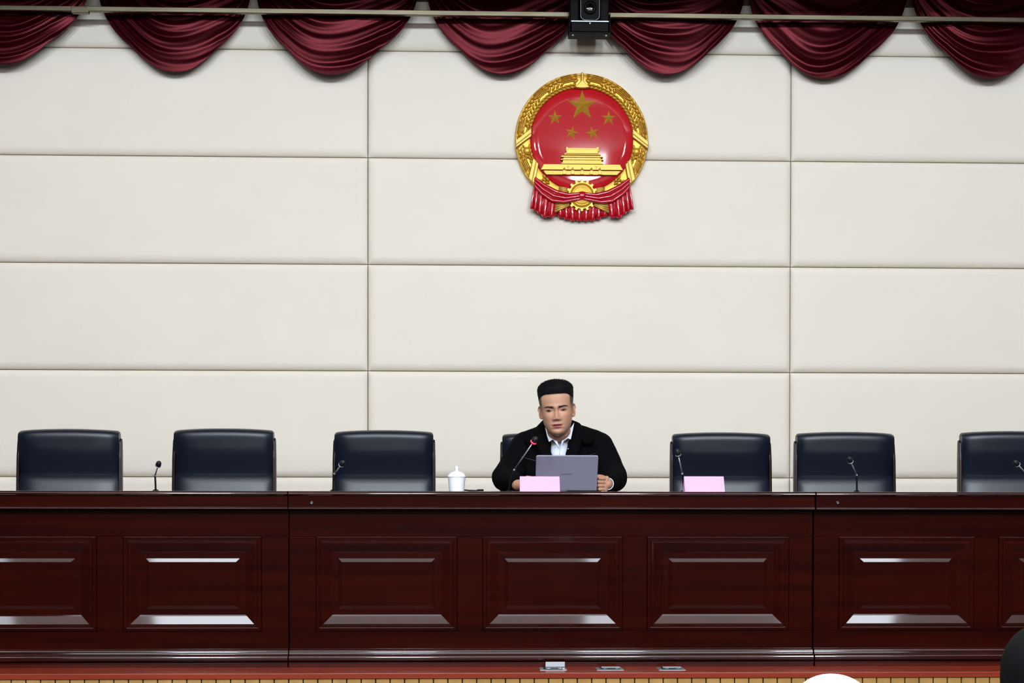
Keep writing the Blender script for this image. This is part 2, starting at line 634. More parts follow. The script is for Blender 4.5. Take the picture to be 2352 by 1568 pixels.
def make_chair():
    root = thing('conference_chair', (0, 0, 0), '', 'chair', 'navy leather chairs along the desk')
    W, T = 0.2515, 1.09

    def zc(u):
        return T + 0.006 * (1 - u * u) - 0.012 * max(0, abs(u) - .93) / .07

    def back(prof, name, mt, bulge, pad=0.0):
        """front sheet of a cushion: prof of (t, y, z) with side rounding, closed behind"""
        rows = []
        n = 28
        for (y, z, wd) in prof:
            row = []
            for k in range(n + 1):
                u = -1 + 2 * k / n
                e = (1 - abs(u) ** 8)
                row.append((u * wd, y - bulge * (1 - u * u) + 0.03 * (1 - e), z + (0.008 * (1 - u * u) if z > 1.0 else 0)))
            rows.append(row)
        mb = MB().grid(rows)
        # back sheet
        rb = []
        for (y, z, wd) in prof:
            rb.append([(-wd + 2 * wd * k / n, 0.055, z + (0.008 * (1 - (-1 + 2 * k / n) ** 2) if z > 1.0 else 0)) for k in range(n + 1)])
        mb.grid(rb)
        R, N = len(prof), n + 1
        o = R * N
        f = []
        for i in range(R - 1):
            f.append((i * N, (i + 1) * N, o + (i + 1) * N, o + i * N))
            f.append((i * N + n, (i + 1) * N + n, o + (i + 1) * N + n, o + i * N + n))
        for k in range(n):
            f.append((k, k + 1, o + k + 1, o + k))
            f.append(((R - 1) * N + k, (R - 1) * N + k + 1, o + (R - 1) * N + k + 1, o + (R - 1) * N + k))
        mb.f += f
        return mb.build(name, mt, root, autosmooth=50)
    up = []
    for k in range(33):
        t = k / 32
        a = t * PI
        z = 0.865 + (T - 0.865) * (0.5 - 0.5 * math.cos(a))
        # bulging roll: fullest just above the seam, leaning back to the top
        y = 0.022 - 0.066 * math.sin(PI * t ** 2.3) ** .8 + 0.016 * t
        up.append((y, z, W * (1.0 - 0.02 * t) - .016 * (1 - math.sqrt(max(0, 1 - max(0, (z - T + .02) / .02) ** 2)))))
    back(up, 'headrest', M['leather'], 0.006)
    lo = []
    for k in range(17):
        t = k / 16
        z = 0.45 + (0.87 - 0.45) * t
        y = -0.012 - 0.02 * math.sin(PI * min(1, t * 1.0)) ** .5 + 0.05 * t - .03
        if t > .94:
            y += 0.012
        lo.append((y, z, W))
    back(lo, 'backrest', M['leather'], 0.004)
    for s in (-1, 1):
        # side rail: follows the back, wood
        mb = MB()
        rows = []
        for (z, y0, y1, x) in ((0.001, 0.06, 0.10, .252), (0.40, 0.015, 0.06, .255), (0.75, 0.0, 0.05, .2555), (0.95, 0.008, 0.056, .2545), (1.035, 0.02, 0.06, .2525), (1.05, 0.034, 0.058, .2505)):
            xi, xo = s * (x - .0085), s * (x + .004)
            rows.append([(xi, y0, z), (xo, y0 + .004, z), (xo, y1, z), (xi, y1, z)])
        mb.grid(rows, closed_u=True)
        mb.f += [(0, 1, 2, 3), (20, 21, 22, 23)]
        mb.build('side_rail', M['chair_wood'], root, bevel=0.003)
    # seat
    mb = MB()
    rows = []
    for k in range(13):
        a = 2 * PI * k / 12
    pr = [(-0.39, .40), (-0.41, .43), (-0.40, .465), (-0.36, .485), (-0.2, .49), (-0.03, .475), (-0.03, .40)]
    mb.profile_x([(y, z) for y, z in pr], -0.24, 0.24)
    mb.build('seat', M['leather_side'], root, bevel=0.012, seg=3)
    MB().box(-.23, .23, -0.385, 0.0, .36, .40).build('seat_frame', M['chair_wood'], root, bevel=.004)
    for s in (-1, 1):
        MB().tube([(s * .22, -0.365, .37), (s * .222, -0.38, 0.001)], [0.022, 0.016], 12).build('leg', M['chair_wood'], root, smooth=True)
    return root


chair_px = [(157, 984, 'leftmost navy leather chair, left of the first microphone', 0, 1.03),
            (513, 983, 'navy leather chair second from the left, just right of the bare-background microphone', 0, 1.04),
            (881.5, 987, 'navy leather chair left of the white lidded cup', 0, 1.04),
            (1266, 993, 'navy leather chair the man in the black coat sits on', 0, 1.10),
            (1657.5, 992, 'navy leather chair behind the pink card that has no person', 0, 1.06),
            (1943, 991, 'navy leather chair second from the right, over the right desk joint', 0, 1.06),
            (2322, 989, 'rightmost navy leather chair, cut by the picture edge', 0, 1.05)]
proto = make_chair()
for i, (px, py, lab, rz, Y) in enumerate(chair_px):
    c = proto if i == 0 else copy_thing(proto)
    p = at(px, py, Y)
    c.location = (p.x, Y, 0)
    c.rotation_euler = (0, 0, [0.03, -.01, -.015, .02, -.02, -.02, -.05][i])
    c.scale = (1, 1, p.z / 1.098)
    c['label'] = lab
MAN_CHAIR_Y = 1.10

# ------------------------------------------------------------------ swags
SW_Y = 1.80
UH = [0, .05, .10, .19, .28, .436, .62, .77, .88, 1.0]
TH = [0, .055, .12, .225, .33, .46, .62, .80, 1.0, 1.6]


def swag(cx, by, hw, label, seed, skew=0.0, SW_Y=1.80):
    rnd = random.Random(seed)
    bot = at(cx, by + 4, SW_Y)
    sc = (SW_Y + 6.6) / F_PX
    hwm = hw * sc
    unit = 172 * sc * (by / 172.0) ** .5
    ztop = bot.z + 1.6 * unit
    mb = MB()
    rows = []
    NS, NU = 150, 72
    ph = [rnd.uniform(0, 6.28) for _ in range(8)]
    nf = rnd.uniform(4.6, 5.8)
    for i in range(NS + 1):
        s = i / NS
        row = []
        for k in range(NU + 1):
            u = -1 + 2 * k / NU
            us = u
            h = np.interp(us * us, UH, TH) / 1.6
            g = 1 - h
            sag = (s ** 0.92) * (1.6 * unit)
            z = ztop - sag * (g * s + (1 - u * u) ** .8 * (1 - s))
            x = bot.x + u * hwm + skew * hwm * (1 - u * u) * s * s
            cen = (1 - u * u)
            # folds run along the hanging curves, drift and pinch towards the corners
            q = nf * s + 0.35 * math.sin(1.7 * u + ph[0]) + 0.22 * math.sin(4.1 * u + ph[1] + 3 * s) + 0.5 * u * math.sin(ph[2])
            r = math.sin(2 * PI * q)
            r = math.copysign(abs(r) ** 0.75, r)
            r2 = math.sin(2 * PI * (2.3 * q + 0.4 * u) + ph[3])
            am = (0.35 + 0.65 * cen) * min(1, (1 - s) * 9 + .25) * (0.6 + .4 * math.sin(3 * u + 5 * s + ph[4]))
            y = SW_Y - 0.035 * cen * s ** .6 - (0.013 * r + 0.004 * r2) * am + 0.03 * (1 - s) * 0
            row.append((x, y, z))
        rows.append(row)
    mb.grid(rows)
    L = Vector((bot.x, SW_Y, ztop))
    o = mb.build('curtain_swag', M['velvet'], None, smooth=True, solid=0.004, loc=L)
    tag(o, label, 'curtain', 'burgundy swags along the top of the wall')
    return o


SWAGS = [(18, 148, 194, 'burgundy velvet swag cut by the left picture edge', -.05),
         (401, 166, 182, 'second burgundy velvet swag from the left', .02),
         (776, 171, 194, 'third burgundy velvet swag from the left, over the left wall joint', -.08),
         (1158, 171, 187, 'burgundy velvet swag just left of the hanging camera', -.02),
         (1537, 171, 184, 'burgundy velvet swag just right of the hanging camera', -.04),
         (1901, 180, 194, 'burgundy velvet swag second from the right, over the right wall joint', -.05),
         (2270, 179, 190, 'burgundy velvet swag cut by the right picture edge', .0)]
for i, (cx, by, hw, lab, sk) in enumerate(SWAGS):
    swag(cx, by, hw, lab, 11 + i, sk, 1.885 + .03 * (i % 2))

# ------------------------------------------------------------------ rail and hanging camera
RAIL_Y = 1.80
a, b = at(-60, 18.5, RAIL_Y), at(2412, 48, RAIL_Y)
d = (b - a) / (b.x - a.x)
pa, pb = a + d * (-XW - a.x), a + d * (XW - a.x)
rail = thing('metal_rail', (pa + pb) / 2, 'thin bare metal rail running across in front of the swags', 'rail')
ang = math.atan2(pb.z - pa.z, pb.x - pa.x)
ln = (pb - pa).length
br = MB().box(-ln / 2, ln / 2, -.0145, .0145, -.0138, .0138).build('bar', M['steel'], rail, bevel=.003, seg=2)
br.rotation_euler = (0, -ang, 0)
j = at(203, 25, RAIL_Y) - rail.location
jo = MB().box(-.09, .004, -.0165, .0162, -.016, .016).build('joint_sleeve', M['steel'], rail, bevel=.003)
jo.location = j
jo.rotation_euler = (0, -ang, 0)

CY = RAIL_Y - 0.075
cs = (CY + 6.6) / F_PX     # metres per pixel there
cc = at(1353, 57, CY)
stcam = thing('video_camera', cc, 'black remote video camera with round lens hanging on the metal rail', 'camera')
q = cs
MB().box(-43 * q, 43 * q, -.06, .05, -23 * q, -1 * q).build('camera_base', M['plastic'], stcam, bevel=.006, seg=3)
MB().box(-43 * q, 43 * q, -.062, -.058, -1.2 * q, 1.8 * q).build('trim_strip', M['greymetal'], stcam, bevel=.001)
MB().ball((0, -.0605, -4 * q), (.0025, .0012, .0025)).build('status_light', M['led'], stcam, smooth=True)
for s in (-1, 1):
    MB().box(s * 24 * q, s * 45 * q, -.03, .04, 0, 62 * q).build('yoke_arm', M['plastic'], stcam, bevel=.008, seg=3)
MB().box(-45 * q, 45 * q, .022, .055, 0, 64 * q).build('rear_housing', M['plastic'], stcam, bevel=.004)
hd = MB()
hx, hz0, hz1, rad = 22 * q, 2 * q, 62 * q, 10 * q
poly = []
for (x, z, a0) in ((hx - rad, hz0 + rad, -PI / 2), (hx - rad, hz1 - rad, 0), (-hx + rad, hz1 - rad, PI / 2), (-hx + rad, hz0 + rad, PI)):
    for k in range(7):
        an = a0 + PI / 2 * k / 6
        poly.append((x + rad * math.cos(an), z + rad * math.sin(an)))
head_cam = hd.prism(poly, -.065, .05, .004, .004).build('camera_head', M['plastic'], stcam, autosmooth=40)
ring = [(x * 0.97, -.066, (z - 32 * q) * .97 + 32 * q) for x, z in poly]
MB().tube(ring + [ring[0]], .0014, 6).build('bezel', M['greymetal'], stcam, smooth=True)
ho = (0, -.06, 30 * q)
MB().lathe([(14.5 * q, 0), (14.5 * q, .022), (12.5 * q, .024), (11.5 * q, .018)], ho, 32, 'y').build('lens_barrel', M['plastic'], head_cam, autosmooth=40)
MB().lathe([(11.4 * q, 0), (11.4 * q, .016), (8 * q, .019), (3 * q, .0205), (0.0005, .021)], ho, 32, 'y').build('lens', M['lens'], head_cam, smooth=True)
MB().box(-47 * q, 47 * q, -.055, .058, -26 * q, -23.2 * q).box(-47 * q, -45.2 * q, -.055, .058, -23 * q, 20 * q).box(45.2 * q, 47 * q, -.055, .058, -23 * q, 20 * q).build('mounting_bracket', M['plastic'], stcam, bevel=.001)
for s in (-1, 1):
    MB().lathe([(.006, -.004), (.006, .004)], (s * 38 * q, -.03, -27 * q), 14).build('foot_screw', M['greymetal'], stcam)

# ------------------------------------------------------------------ national emblem on the wall
EY = 1.966
S = (1.93 + 6.6) / F_PX / 4.239
ec = at(1160 + 747 / 4.239, 150 + 725 / 4.239, 1.93)
emb = thing('wall_emblem', (ec.x, EY, ec.z), 'round red and gold state emblem with five stars hanging on the padded wall', 'emblem')


def ex(x):
    return (x - 747) * S


def ez(y):
    return -(y - 725) * S


def epoly(pts):
    return [(ex(x), ez(y)) for x, y in pts]


def mirror(pts):
    return [(1494 - x, y) for x, y in pts]


# backing
MB().lathe([(0.001, -.0), (640 * S, 0), (648 * S, .012), (640 * S, .03), (490 * S, .03)], (0, 0, 0), 96, 'y').build('backing', M['gold'], emb, autosmooth=40)
# red field, slightly domed
MB().lathe([(500 * S, .02), (500 * S, .036), (492 * S, .0385), (400 * S, .0395), (250 * S, .040), (100 * S, .0403), (.0005, .0404)], (0, 0, 0), 96, 'y').build('red_field', M['enamel'], emb, smooth=True)
# wreath: rope rim and rows of wheat ears
wr = MB()
prof = []
for k in range(13):
    t = k / 12
    r = 648 - t * (648 - 486)
    hgt = .026 + .010 * math.sin(PI * t) ** .6
    prof.append((r * S, hgt))
prof = [(648 * S, .01)] + prof + [(486 * S, .02)]
wr.lathe(prof, (0, 0, 0), 128, 'y')


def grain(mb, R, ang, tilt, l, wd, h=.012, y=-.044):
    """ear at polar (R, ang) in zoom pixels; tilt from the tangent"""
    c = (R * S * math.cos(ang), y, R * S * math.sin(ang))
    dr = ang + PI / 2 + tilt
    rot = Matrix.Rotation(-dr, 3, 'Y')
    mb.ball(c, (l * S, h, wd * S), rot, seg=10, rings=8)


for side in (1, -1):
    k = 0
    an = 96.0
    while an < 232:
        aa = math.radians(an if side == 1 else 180 - an)
        gap = any(abs(an - g) < 5.5 for g in (102, 131, 168, 203)) or 176 < an < 187 or 211 < an < 223
        ti = side
        if not (176 < an < 187 or 211 < an < 223):
            grain(wr, 512, aa, ti * -0.25, 26, 13, .016, -.040)
            grain(wr, 537, aa + side * .04, ti * 0.25, 24, 11, .015, -.041)
            if not gap:
                grain(wr, 566, aa, ti * 0.55, 29, 12, .018, -.040)
                grain(wr, 600, aa + side * .03, ti * -0.45, 29, 12, .018, -.038)
                grain(wr, 626, aa + side * .05, ti * -0.1, 26, 11, .015, -.034)
        an += 4.6
    for g in (102, 131, 168, 203):
        for q5 in range(5):
            for t in (-4, 0, 4):
                grain(wr, 572 + 15 * q5, math.radians((g + t) if side == 1 else 180 - g - t), 0, 42, 6, .016, -.038)
    # round fruit-like bosses beside the ribbons
    for (x, y, r) in ((215, 585, 24), (215, 840, 38), (150, 860, 26)):
        xx = x if side == 1 else 1494 - x
        wr.ball((ex(xx), -.045, ez(y)), (r * S, .016, r * S))
wr.build('wreath', M['gold'], emb, smooth=True)
# ribbons bound over the wreath
for fl in (lambda p: p, mirror):
    rb = MB()
    for quad in ([(100, 745), (258, 618), (258, 705), (104, 820)], [(272, 905), (328, 968), (292, 1168), (226, 1112)]):
        rb.prism(epoly(fl(quad)), -.062, -.02, .004, .006)
    for line in ([(104, 790), (258, 668)], [(302, 940), (262, 1140)]):
        p = epoly(fl(line))
        rb.tube([(p[0][0], -.062, p[0][1]), (p[1][0], -.062, p[1][1])], .0035, 8)
    rb.build('wreath_ribbon', M['gold_pale'], emb, autosmooth=40)
# join piece at the top
MB().prism(epoly([(738, 84), (758, 84), (760, 165), (790, 195), (830, 228), (780, 236), (747, 238), (714, 236), (668, 228), (706, 195), (736, 165)]), -.066, -.03, .004, .006).build('wheat_stem', M['gold_pale'], emb, autosmooth=40)


def star(x, y, R, rot):
    c = Vector((ex(x), -.040, ez(y)))
    v = [c + Vector((0, -.0035 - R * S * .22, 0))]
    for k in range(10):
        r = R * S * (1 if k % 2 == 0 else .382)
        a = PI / 2 + rot + k * PI / 5
        v.append(c + Vector((r * math.cos(a), 0.0, r * math.sin(a))))
    v.append(c + Vector((0, .012, 0)))
    f = [(0, 1 + k, 1 + (k + 1) % 10) for k in range(10)] + [(11, 1 + (k + 1) % 10, 1 + k) for k in range(10)]
    return MB().add(v, f).build('star', M['gold'], emb)


tag(star(750, 395, 150, 0), 'large gold star')
star(485, 515, 74, 0.02)
star(1008, 515, 76, -.02)
star(648, 660, 70, -.25)
star(852, 660, 70, .28)
# gate tower
gt = MB()
gt.prism(epoly([(590, 800), (610, 800), (612, 810), (885, 810), (888, 800), (912, 800), (914, 835), (905, 850), (930, 880), (565, 880), (592, 850), (588, 835)]), -.058, -.03, .002, .004)
gt.prism(epoly([(600, 826), (898, 826), (905, 870), (590, 870)]), -.064, -.05, .002, .003)
gt.prism(epoly([(548, 888), (945, 888), (952, 903), (540, 903)]), -.064, -.03, .001, .003)
gt.prism(epoly([(570, 903), (925, 903), (930, 922), (565, 922)]), -.054, -.03)
gt.prism(epoly([(545, 918), (950, 918), (957, 930), (538, 930)]), -.064, -.03, .001, .003)
gt.prism(epoly([(565, 930), (935, 930), (940, 958), (558, 958)]), -.056, -.03)
gt.prism(epoly([(548, 956), (945, 956), (955, 968), (540, 968)]), -.062, -.03, .001, .002)
for k in range(10):
    x = 572 + k * 39
    gt.prism(epoly([(x, 930), (x + 8, 930), (x + 8, 958), (x, 958)]), -.060, -.03)
gt.prism(epoly([(376, 968), (1118, 968), (1150, 1024), (344, 1024)]), -.056, -.03, .002, .004)
gt.prism(epoly([(372, 1034), (1124, 1034), (1088, 1072), (400, 1072)]), -.062, -.03, .001, .003)
for k in range(46):
    x = 384 + k * 15.8
    gt.prism(epoly([(x, 1040), (x + 6, 1040), (x + 6, 1056), (x, 1056)]), -.065, -.05)
for x in (575, 655, 747, 838, 920):
    gt.ball((ex(x), -.058, ez(1022)), (13 * S, .012, 14 * S))
    gt.prism(epoly([(x - 15, 1030), (x + 15, 1030), (x + 17, 1070), (x - 17, 1070)]), -.067, -.05, .001, .002)
gt.build('gate_tower', M['gold_pale'], emb, autosmooth=35)
gilt = mat('gilt_recess', (120, 84, 22), .5, metal=.5)
for x in (575, 655, 747, 838, 920):
    MB().prism(epoly([(x - 7, 1030), (x - 7, 1015), (x - 4, 1007), (x, 1004), (x + 4, 1007), (x + 7, 1015), (x + 7, 1030)]), -.0715, -.055).build('arch_opening', gilt, emb)
for x in (612, 885):
    MB().prism(epoly([(x - 2, 998), (x - 16, 985), (x, 994), (x + 16, 985), (x + 2, 998), (x + 2, 1020), (x - 2, 1020)]), -.0575, -.05).build('ornament', gilt, emb)
# gear wheel
ge = MB()
pts = []
NT = 16
for k in range(NT):
    for da, r in ((-.115, 131), (-.075, 154), (.075, 154), (.115, 131)):
        a = PI / 2 + 2 * PI * k / NT + da
        pts.append((747 + r * math.cos(a), 1270 - r * math.sin(a)))
ge.prism(epoly(pts), -.060, -.02, .0015, .003)
ge.lathe([(118 * S, .04), (118 * S, .064), (106 * S, .068), (95 * S, .060), (92 * S, .058), (84 * S, .068), (40 * S, .074), (.0005, .075)], (ex(747), 0, ez(1270)), 48, 'y')
ge.build('gear_wheel', M['gold'], emb, autosmooth=35)
for fl in (lambda p: p, mirror):
    for i in range(4):
        p = epoly(fl([(626, 1338 + 9 * i), (482, 1352 + 25 * i)]))
        MB().tube([(p[0][0], -.052, p[0][1]), (p[1][0], -.052, p[1][1])], [.0045, .0075], 8).build('wheat_stalk', M['gold_pale'], emb, smooth=True)
    for i in range(4):
        p = epoly(fl([(620, 1205 + 10 * i), (525, 1190 + 14 * i)]))
        MB().tube([(p[0][0], -.052, p[0][1]), (p[1][0], -.052, p[1][1])], [.0035, .0045], 8).build('wheat_stalk', M['gold_pale'], emb, smooth=True)


def ipl(pts, t):
    t = t * (len(pts) - 1)
    i = min(int(t), len(pts) - 2)
    a, b = pts[i], pts[i + 1]
    s = t - i
    return (a[0] + (b[0] - a[0]) * s, a[1] + (b[1] - a[1]) * s)


def drape(top, bot, depth, amp, waves, dirn='v', nu=60, nv=24, name='red_drape', ph=0.0):
    rows = []
    for jv in range(nv + 1):
        v = jv / nv
        row = []
        for k in range(nu + 1):
            u = k / nu
            A, B = ipl(top, u), ipl(bot, u)
            x, y = A[0] + (B[0] - A[0]) * v, A[1] + (B[1] - A[1]) * v
            edge = math.sin(PI * min(1, max(0, v * .9 + .1))) ** .5
            if dirn == 'v':
                r = math.sin(2 * PI * waves * u + ph) * (0.3 + .7 * v)
                y += 10 * math.sin(2 * PI * waves * u + ph) * v
            else:
                r = math.sin(2 * PI * waves * v + ph)
            row.append((ex(x), -(depth + amp * r + .008 * edge), ez(y)))
        rows.append(row)
    return MB().grid(rows)


for fl in (lambda p: p, mirror):
    mb = drape(fl([(285, 1150), (330, 1200), (400, 1270), (492, 1345)]), fl([(250, 1392), (305, 1420), (375, 1478), (478, 1472)]), .048, .009, 4.5, ph=1.0)
    mb.build('hanging_tail', M['enamel_drape'], emb, smooth=True, solid=.012)
drape([(470, 1370), (560, 1350), (640, 1340), (747, 1335), (854, 1340), (934, 1350), (1024, 1370)], [(470, 1435), (560, 1478), (650, 1500), (747, 1504), (844, 1500), (934, 1478), (1024, 1435)], .028, .009, 9, ph=.5).build('lower_drape', M['enamel_drape'], emb, smooth=True, solid=.012)
drape([(288, 1105), (380, 1172), (500, 1232), (620, 1262), (700, 1255), (747, 1243), (794, 1255), (874, 1262), (994, 1232), (1114, 1172), (1206, 1105)],
      [(284, 1190), (350, 1265), (450, 1335), (560, 1345), (660, 1325), (747, 1312), (834, 1325), (934, 1345), (1044, 1335), (1144, 1265), (1210, 1190)], .066, .006, 2.4, 'h', 90, 30).build('drape_band', M['enamel_drape'], emb, smooth=True, solid=.012)
MB().ball((ex(747), -.076, ez(1278)), (46 * S, .014, 38 * S)).build('drape_knot', M['enamel_drape'], emb, smooth=True)

# ------------------------------------------------------------------ things on the desk
TOP = pz(1130)


def mic(base_px, Y, bend_px, head_px, Yh, label, lit=False):
    b = at(base_px, 1129, Y)
    b.z = TOP
    bend = at(*bend_px, Y)
    hd_ = at(*head_px, Yh)
    root = thing('gooseneck_microphone', b, label, 'microphone', 'gooseneck microphones on the desk')

    def L(p):
        return p - b
    MB().lathe([(.014, 0), (.014, .003), (.007, .006), (.005, .008)], (0, 0, 0), 20).build('base_flange', M['plastic'], root, autosmooth=40)
    low, n = [], 10
    p0, p2 = Vector((0, 0, .004)), L(bend)
    p1 = Vector((p2.x * .15, 0, p2.z * .6))
    for k in range(n + 1):
        t = k / n
        low.append(p0 * (1 - t) ** 2 + p1 * 2 * t * (1 - t) + p2 * t * t)
    MB().tube(low, .0042, 10).build('flexible_neck', M['plastic'], root, smooth=True)
    h = L(hd_)
    dv = (h - p2).normalized()
    MB().tube([p2 - dv * .004, p2 + dv * .004], .005, 10).tube([p2, h - dv * .008], .0031, 10).build('stem', M['greymetal'], root, smooth=True)
    rot = dv.to_track_quat('Z', 'Y').to_matrix()
    MB().ball(h + dv * .012, (.0135 if lit else .0125, .0135 if lit else .0125, .02), rot).build('windscreen', M['black'], root, smooth=True)
    rg = MB()
    pts = [h + rot @ Vector((.0112 * math.cos(2 * PI * k / 20), .0112 * math.sin(2 * PI * k / 20), 0)) for k in range(20)]
    rg.tube(pts + [pts[0], pts[1]], .0036 if lit else .0022, 8)
    o = rg.build('light_ring' if lit else 'collar_ring', M['red_led'] if lit else M['greymetal'], root, smooth=True)
    if lit:
        tag(o, 'glowing red ring')
    return root


mic(357.5, .30, (356, 1092), (363, 1069), .24, 'microphone standing before the bare wall between the two leftmost chairs')
mic(765, .30, (768, 1088), (783, 1068), .26, 'microphone at the left edge of the chair beside the cup')
mic(1169, .22, (1181, 1079), (1225, 1015), .13, 'microphone with a lit red ring in front of the speaking man', True)
mic(1570.5, .30, (1567, 1088), (1558, 1045), .26, 'microphone just left of the pink card that has no person')
mic(1968, .30, (1967.5, 1091), (1954, 1060), .24, 'microphone in front of the second chair from the right')
mic(2368, .30, (2362, 1092), (2338, 1067), .26, 'microphone at the right picture edge before the rightmost chair')


def tent_card(x0, x1, y0, Y, label):
    a, b = at(x0, y0, Y), at(x1, y0, Y)
    c = Vector(((a.x + b.x) / 2, Y, TOP))
    hw, h, dp = (b.x - a.x) / 2, a.z - TOP, .035
    root = thing('name_card', c, label, 'name card', 'pink tent cards')
    v = []
    for s, nm in ((-1, 'front_leaf'), (1, 'back_leaf')):
        mb = MB()
        t = .0012
        v = [(-hw, s * dp, 0), (hw, s * dp, 0), (hw, 0, h), (-hw, 0, h)]
        w2 = [(x, y - s * t, z) for x, y, z in v]
        mb.add(v + w2, [(0, 1, 2, 3), (4, 5, 6, 7), (0, 1, 5, 4), (1, 2, 6, 5), (2, 3, 7, 6), (3, 0, 4, 7)])
        mb.build(nm, M['pink'], root)
    return root


tent_card(1194, 1285, 1093.5, .13, 'blank pink tent card in front of the laptop')
tent_card(1571, 1662, 1093.5, .16, 'blank pink tent card before an empty chair')

# laptop
LY = 0.40
bl, brr = at(1229.5, 1130, LY), at(1370.5, 1130, LY)
lw = (brr.x - bl.x) / 2
lap = thing('laptop', ((bl.x + brr.x) / 2, LY, TOP), 'silver lilac open laptop seen from behind, in front of the man', 'laptop')
MB().box(-lw, lw, 0.0, .20, .004, .016).build('laptop_base', M['lid'], lap, bevel=.003)
MB().box(-lw + .018, lw - .018, .012, .115, .0155, .0168).build('keyboard', M['black'], lap)
MB().box(-lw + .03, lw - .03, -.003, .010, .008, .020).build('hinge', M['greymetal'], lap, bevel=.003)
top = at(1300, 1046, LY - .10)
lh = (top.z - TOP - .008)
tilt = .49
lh = lh / math.cos(tilt)
lid = MB().prism([(-lw + .006, 0), (lw - .006, 0), (lw, .006), (lw, lh - .008), (lw - .002, lh - .002), (lw - .008, lh), (-lw + .008, lh), (-lw + .002, lh - .002), (-lw, lh - .008), (-lw, .006)], -.003, .003, .0012, .0012).build('lid', M['lid'], lap)
lid.location = (0, 0, .009)
lid.rotation_euler = (tilt, 0, 0)
MB().box(-lw + .006, lw - .006, .003, .0036, .012, lh - .006).build('screen', M['screen'], lid)
fc = bpy.data.curves.new('lettering', 'FONT')
fc.body = 'HUAWEI'
fc.size = .0125
fc.align_x = 'CENTER'
fc.extrude = .0002
fc.space_character = 1.05
to = bpy.data.objects.new('tmp_text', fc)
COL.objects.link(to)
dg = bpy.context.evaluated_depsgraph_get()
tm = bpy.data.meshes.new_from_object(to.evaluated_get(dg))
bpy.data.objects.remove(to)
lt = link_mesh('lettering', tm, M['lid_dark'], lid)
lt.rotation_euler = (PI / 2, 0, 0)
lt.location = (0, -.0031, lh * .435)

# cup
cp = at(1049, 1129, .30)
cp.z = TOP
cup = thing('lidded_cup', cp, 'white porcelain lidded cup standing on the desk', 'cup')
MB().lathe([(.001, .004), (.030, .004), (.031, 0), (.0335, 0), (.0345, .006), (.037, .03), (.0395, .058), (.0405, .0645), (.0385, .0645), (.036, .03), (.033, .008), (.001, .008)], (0, 0, 0), 48).build('cup_body', M['porcelain'], cup, autosmooth=50)
MB().lathe([(.001, .064), (.043, .0648), (.0435, .067), (.042, .070), (.038, .077), (.030, .084), (.018, .089), (.009, .0915), (.0065, .094), (.0065, .098), (.0085, .104), (.0088, .109), (.0065, .114), (.001, .1155)], (0, 0, 0), 48).build('lid', M['porcelain'], cup, autosmooth=50)
# cable
c0 = at(1066, 1125, .33)
cab = thing('power_cable', (c0.x, .33, TOP), 'short black cable with a plug lying right of the white cup', 'cable')
pts = []
for px, py, Y in ((1062, 1126, .40), (1068, 1125, .36), (1078, 1126.3, .33), (1090, 1128, .32), (1097, 1128, .32)):
    p = at(px, py, Y)
    p.z = max(p.z, TOP + .0035)
    pts.append(p - cab.location)
MB().tube(pts, .0034, 8).build('cord', M['black'], cab, smooth=True)
e = pts[-1]
MB().box(e.x - .002, e.x + .028, e.y - .008, e.y + .008, 0.0005, .0095).build('plug', M['plastic'], cab, bevel=.003)

# floor sockets on the stage lip
def socket(px, label, is_open):
    c = floor_at(px, 1536, 0)
    root = thing('floor_socket', (c.x, c.y, 0), label, 'floor socket', 'metal floor sockets along the stage lip')
    MB().box(-.058, .058, -.05, .05, 0, .002).build('frame_plate', M['greymetal'], root, bevel=.001)
    MB().box(-.04, .04, -.035, .04, .002, .005).build('socket_block', M['black'], root, bevel=.001)
    for x in (-.028, .022):
        MB().box(x, x + .014, -.03, -.018, .005, .0062).build('contact', M['chrome'], root)
    if is_open:
        l = MB().box(-.03, .055, -.003, .003, 0, .022).build('flip_lid', M['greymetal'], root, bevel=.001)
        l.location = (0, .046, .004)
        l.rotation_euler = (-.12, 0, 0)
    else:
        l = MB().box(-.035, .045, -.012, .012, .005, .009).build('flip_lid', M['greymetal'], root, bevel=.001)
        l.location = (0, .012, 0)
    return root


socket(1270, 'metal floor socket with its lid standing open, leftmost of three', True)
socket(1400, 'closed metal floor socket in the middle of the three', False)
socket(1541, 'closed metal floor socket rightmost of the three', False)

# ------------------------------------------------------------------ people
def attr_skin(name, rough=0.5):
    mt = bpy.data.materials.new(name)
    mt.use_nodes = True
    nt = mt.node_tree
    b = nt.nodes['Principled BSDF']
    b.inputs['Roughness'].default_value = rough
    b.inputs['Specular IOR Level'].default_value = 0.35
    b.inputs['Subsurface Weight'].default_value = 0.12
    b.inputs['Subsurface Radius'].default_value = (0.008, 0.003, 0.0015)
    b.inputs['Subsurface Scale'].default_value = 0.6
    a = nt.nodes.new('ShaderNodeAttribute')
    a.attribute_name = 'skin_colour'
    nt.links.new(a.outputs['Color'], b.inputs['Base Color'])
    return mt


M['skin'] = attr_skin('skin')

ZK = [-.121, -.116, -.108, -.095, -.08, -.06, -.04, -.02, 0, .02, .04, .06, .08, .10, .113, .120, .123]
AK = [.004, .025, .039, .0505, .0590, .0655, .069, .0725, .0745, .0775, .0812, .0828, .079, .066, .046, .024, .002]
FK = [-.050, -.070, -.080, -.0845, -.0855, -.0875, -.0885, -.0885, -.087, -.0895, -.0915, -.0905, -.084, -.067, -.045, -.022, -.002]
BK = [.000, .004, .008, .015, .030, .062, .080, .092, .100, .105, .107, .105, .097, .078, .053, .027, .002]


def gs(d, s):
    return np.exp(-(d / s) ** 2 / 2)


